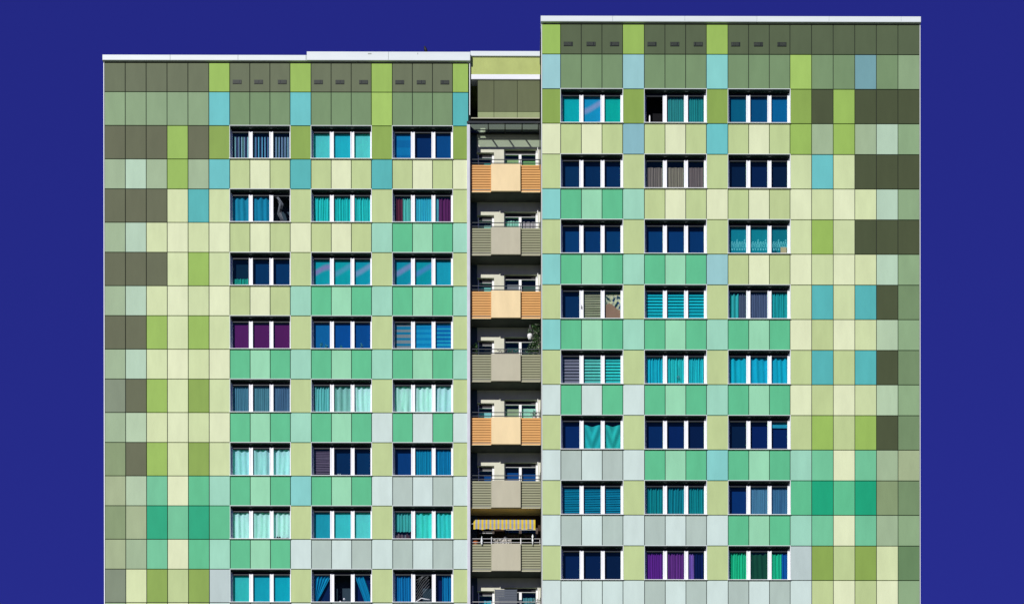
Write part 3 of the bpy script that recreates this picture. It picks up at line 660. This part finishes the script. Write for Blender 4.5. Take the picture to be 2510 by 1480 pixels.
# balcony 6 (under the awning)
z6 = ZS - FH * 6
b = MB(); b.lathe(-1.30, .26, [(.10, z6 + 1.15), (.135, z6 + 1.34), (.145, z6 + 1.36), (.12, z6 + 1.37)], A('#b8683c')); tag(b.build('terracotta_pot', M_PAINT), 'terracotta pot at the left end of the balcony under the striped awning', 'pot')
b = MB(); b.lathe(-1.03, .08, [(.02, z6 + 1.15), (.045, z6 + 1.2), (.03, z6 + 1.26), (.06, z6 + 1.30), (.012, z6 + 1.50), (.006, z6 + 1.54)], (.75, .78, .76)); tag(b.build('rail_ornament', M_PAINT, smooth=True), 'small white pointed ornament on the rail beside the terracotta pot', 'ornament')
b = MB(); b.lathe(1.23, .08, [(.02, z6 + 1.13), (.03, z6 + 1.3), (.045, z6 + 1.38), (.02, z6 + 1.45), (.05, z6 + 1.52), (.01, z6 + 1.62)], (.75, .78, .76)); tag(b.build('rail_ornament', M_PAINT, smooth=True), 'small white pointed ornament at the right end of the rail under the awning', 'ornament')
b = MB(); random.seed(21)
b.grid(lambda u, v: (-.52 + .82 * u, .24 + .05 * math.sin(u * 19 + v * 5) + .03 * math.sin(u * 41), z6 + 1.19 + .30 * v + .02 * math.sin(u * 23)), 36, 6, lambda u, v: random.choice([(.5, .48, .42), (.3, .28, .24), (.16, .15, .13), (.6, .58, .52)]))
tag(b.build('folded_blanket', M_FAB, smooth=True), 'mottled grey and beige blanket behind the rail under the awning', 'blanket')
t = potplant('potted_plant', 'dark leafy plant hanging in the shade under the awning', .02, .5, z6 + 1.55, .09, .12, (.2, .2, .2), .16, .3, 60, grp='plants on the balconies', cols=[(.05, .03, .03), (.12, .10, .09), (.03, .05, .03)])
# balcony 7
z7 = ZS - FH * 7
b = MB(); 
for i in range(12): b.box(-.44, .52, .46, .475, z7 + 1.25 + i * .075, z7 + 1.315 + i * .075, (.07, .085, .11))
b.box(-.46, -.44, .455, .48, z7 + .3, z7 + 2.18, (.05, .06, .07)); b.box(.52, .54, .455, .48, z7 + .3, z7 + 2.18, (.05, .06, .07))
tag(b.build('slatted_screen', M_PAINT), 'dark blue slatted privacy screen standing on the lowest balcony', 'screen')
t = thing('potted_plant', 'thin dark branching plant at the right of the lowest balcony', 'potted plant', (1.3, .35, z7 + .15), 'plants on the balconies')
b = MB(); b.lathe(1.3, .35, [(.1, z7 + .15), (.14, z7 + .45), (.12, z7 + .46)], (.3, .2, .15)); b.build('pot', M_PAINT, t)
b = MB(); b.tube([(1.3, .35, z7 + .45), (1.32, .33, z7 + 1.4)], .015, (.06, .05, .04), 5)
b.tube([(1.32, .33, z7 + 1.35), (1.05, .3, z7 + 1.55)], .01, (.06, .05, .04), 4); b.build('stem', M_LEAF, t)
b = MB(); leaves(b, 90, 1.36, .3, z7 + 1.55, .2, .08, .16, .04, [(.03, .04, .02), (.06, .06, .03), (.35, .36, .34)]); leaves(b, 30, 1.1, .3, z7 + 1.52, .12, .05, .05, .04, [(.03, .04, .03)]); b.build('foliage', M_LEAF, t)
b = MB(); b.box(-1.47, -1.41, .2, .24, z7 + .2, z7 + 2.2, (.4, .42, .42)); b.tube([(-1.42, .22, z7 + 1.38), (-1.32, .24, z7 + 1.2)], .03, (.75, .77, .78), 6)
tag(b.build('parasol', M_PAINT), 'slim grey folded parasol pole at the left of the lowest balcony', 'parasol')

# window ledge things
def ledge(j, k, side): return ((XL[6 + 4*j], 0) if side == 'L' else (XR[1 + 4*j], STEP)) + (ZT - FH * k - H,)
x, Y, z = ledge(0, 6, 'L')
for dx in (.02, .13):
    b = MB(); b.lathe(x + 2.07 + dx, -.02, [(.03, z + .02), (.045, z + .07), (.03, z + .10), (.02, z + .11)], (.012, .012, .014), 8)
    tag(b.build('small_pot', M_PAINT), 'tiny black pot on the sill under the short white curtain', 'pot', 'pair of black pots on a sill')
x, Y, z = ledge(2, 2, 'R')
t = thing('cardboard_box', 'beige box on the ledge inside the lace curtained window', 'box', (x + 2.42, Y + .24, z + .09))
b = MB(); b.box(x + 2.30, x + 2.56, Y + .225, Y + .275, z + .09, z + .42, AG('#b4a888'), ch=.01); b.build('carton', M_FAB, t)
b = MB(); b.box(x + 2.29, x + 2.57, Y + .222, Y + .277, z + .421, z + .445, AG('#c8c4b4')); b.build('lid', M_FAB, t)
t = thing('potted_plant', 'dark little plant beside the beige box in the lace curtained window', 'potted plant', (x + 2.05, Y + .24, z + .09), 'plants on window ledges')
b = MB(); b.lathe(x + 2.05, Y + .25, [(.03, z + .09), (.045, z + .17), (.04, z + .18)], (.1, .1, .2), 8); b.build('pot', M_PAINT, t)
b = MB(); leaves(b, 60, x + 2.05, Y + .25, z + .24, .11, .02, .09, .03, [(.01, .03, .08), (.02, .05, .12)]); leaves(b, 25, x + 2.25, Y + .25, z + .16, .1, .02, .05, .03, [(.01, .03, .08)]); b.build('foliage', M_LEAF, t)
x, Y, z = ledge(1, 0, 'R')
b = MB(); b.lathe(x + .245, Y + .22, [(.03, z + .05), (.03, z + .44), (.022, z + .46), (.018, z + .50)], (.8, .8, .76), 10)
tag(b.build('white_rod', M_PAINT), 'thin white upright rod in the black open window', 'rod')
x, Y, z = ledge(1, 3, 'L')
for dx, sz, lb in ((.42, .3, 'taller pale green plant at the left of the blue window ledge'), (.62, .2, 'short pale green plant second from left on the blue window ledge'), (1.30, .16, 'low green plant in the middle pane of the blue window'), (2.2, .26, 'thin pale plant in the right pane of the blue window')):
    t = thing('potted_plant', lb, 'potted plant', (x + dx, Y + .25, z + .08), 'plants on window ledges')
    b = MB(); b.lathe(x + dx, Y + .25, [(.025, z + .09), (.04, z + .17), (.035, z + .175)], (.2, .5, .55), 8); b.build('pot', M_PAINT, t)
    b = MB(); leaves(b, 34, x + dx, Y + .25, z + .17 + sz / 2, .07, .02, sz / 2, .036, [(.3, .75, .65), (.15, .55, .6)]); b.build('foliage', M_LEAF, t)
x, Y, z = ledge(1, 5, 'L')
for dx in (1.16, 1.25):
    b = MB(); b.lathe(x + dx, Y + .25, [(.025, z + .09), (.04, z + .13), (.02, z + .18), (.028, z + .21), (.008, z + .23)], (.6, .66, .7), 8)
    tag(b.build('figurine', M_PAINT, smooth=True), 'small white figurine on the ledge of the dark window with the grey violet blind', 'figurine', 'pair of white figurines')
x, Y, z = ledge(1, 7, 'L')
for dx, dz, lb in ((1.25, .1, 'small white cup on the ledge of the open window between tied curtains'), (1.42, .22, 'small pale ball shaped lamp in the open window between tied curtains')):
    b = MB(); b.lathe(x + dx, Y + .25, [(.02, z + dz), (.045, z + dz + .03), (.045, z + dz + .06), (.03, z + dz + .08)], (.6, .62, .66), 8); tag(b.build('cup' if dz < .2 else 'lamp', M_PAINT), lb, 'cup' if dz < .2 else 'lamp')
x, Y, z = ledge(2, 6, 'L')
for q in range(8):
    xx = x + .14 + q * .075; hh = random.uniform(.2, .28)
    b = MB(); b.box(xx, xx + .06, Y + .25, Y + .30, z + .09, z + .09 + hh, AG(random.choice(['#584858', '#706068', '#403848', '#687078', '#503840'])))
    tag(b.build('book', M_FAB), 'upright dark book in the row on the ledge below the short teal curtain', 'book', 'row of books on a window ledge')
x, Y, z = ledge(1, 4, 'R')
b = MB(); b.tube([(x + 1.47, Y + .20, z + .95), (x + 1.47, Y + .205, z + .40)], .006, (.02, .1, .12), 4)
for a in range(6):
    t_ = a * 1.05; b.face([(x + 1.47, Y + .20, z + .42), (x + 1.47 + .09 * math.cos(t_), Y + .20, z + .42 + .09 * math.sin(t_)), (x + 1.47 + .07 * math.cos(t_ + .6), Y + .205, z + .42 + .07 * math.sin(t_ + .6))], (.01, .08, .12))
tag(b.build('window_ornament', M_PAINT), 'dark star shaped ornament on a thread before the turquoise curtain', 'ornament')
# crow on the parapet
bd = MB(); bc = (.012, .012, .016); bx, by, bz = -3.50, -.04, 58.345
bd.tube([(bx + .075, by, bz + .0), (bx + .04, by, bz + .06), (bx + .0, by, bz + .13), (bx - .02, by, bz + .20), (bx - .03, by, bz + .24), (bx - .045, by, bz + .275), (bx - .05, by, bz + .29)], [.012, .05, .072, .062, .036, .04, .02], bc, 10)
bd.tube([(bx - .05, by, bz + .245), (bx - .085, by, bz + .24)], [.012, .003], bc, 6)
bd.tube([(bx + .045, by, bz + .06), (bx + .12, by, bz - .02)], [.022, .012], bc, 6)
for q in (-.015, .02): bd.tube([(bx - .0, by + q, bz + .1), (bx, by + q, bz)], .006, bc, 4)
tag(bd.build('bird', M_LEAF, smooth=True), 'small dark bird perched on the white roof edge', 'bird')
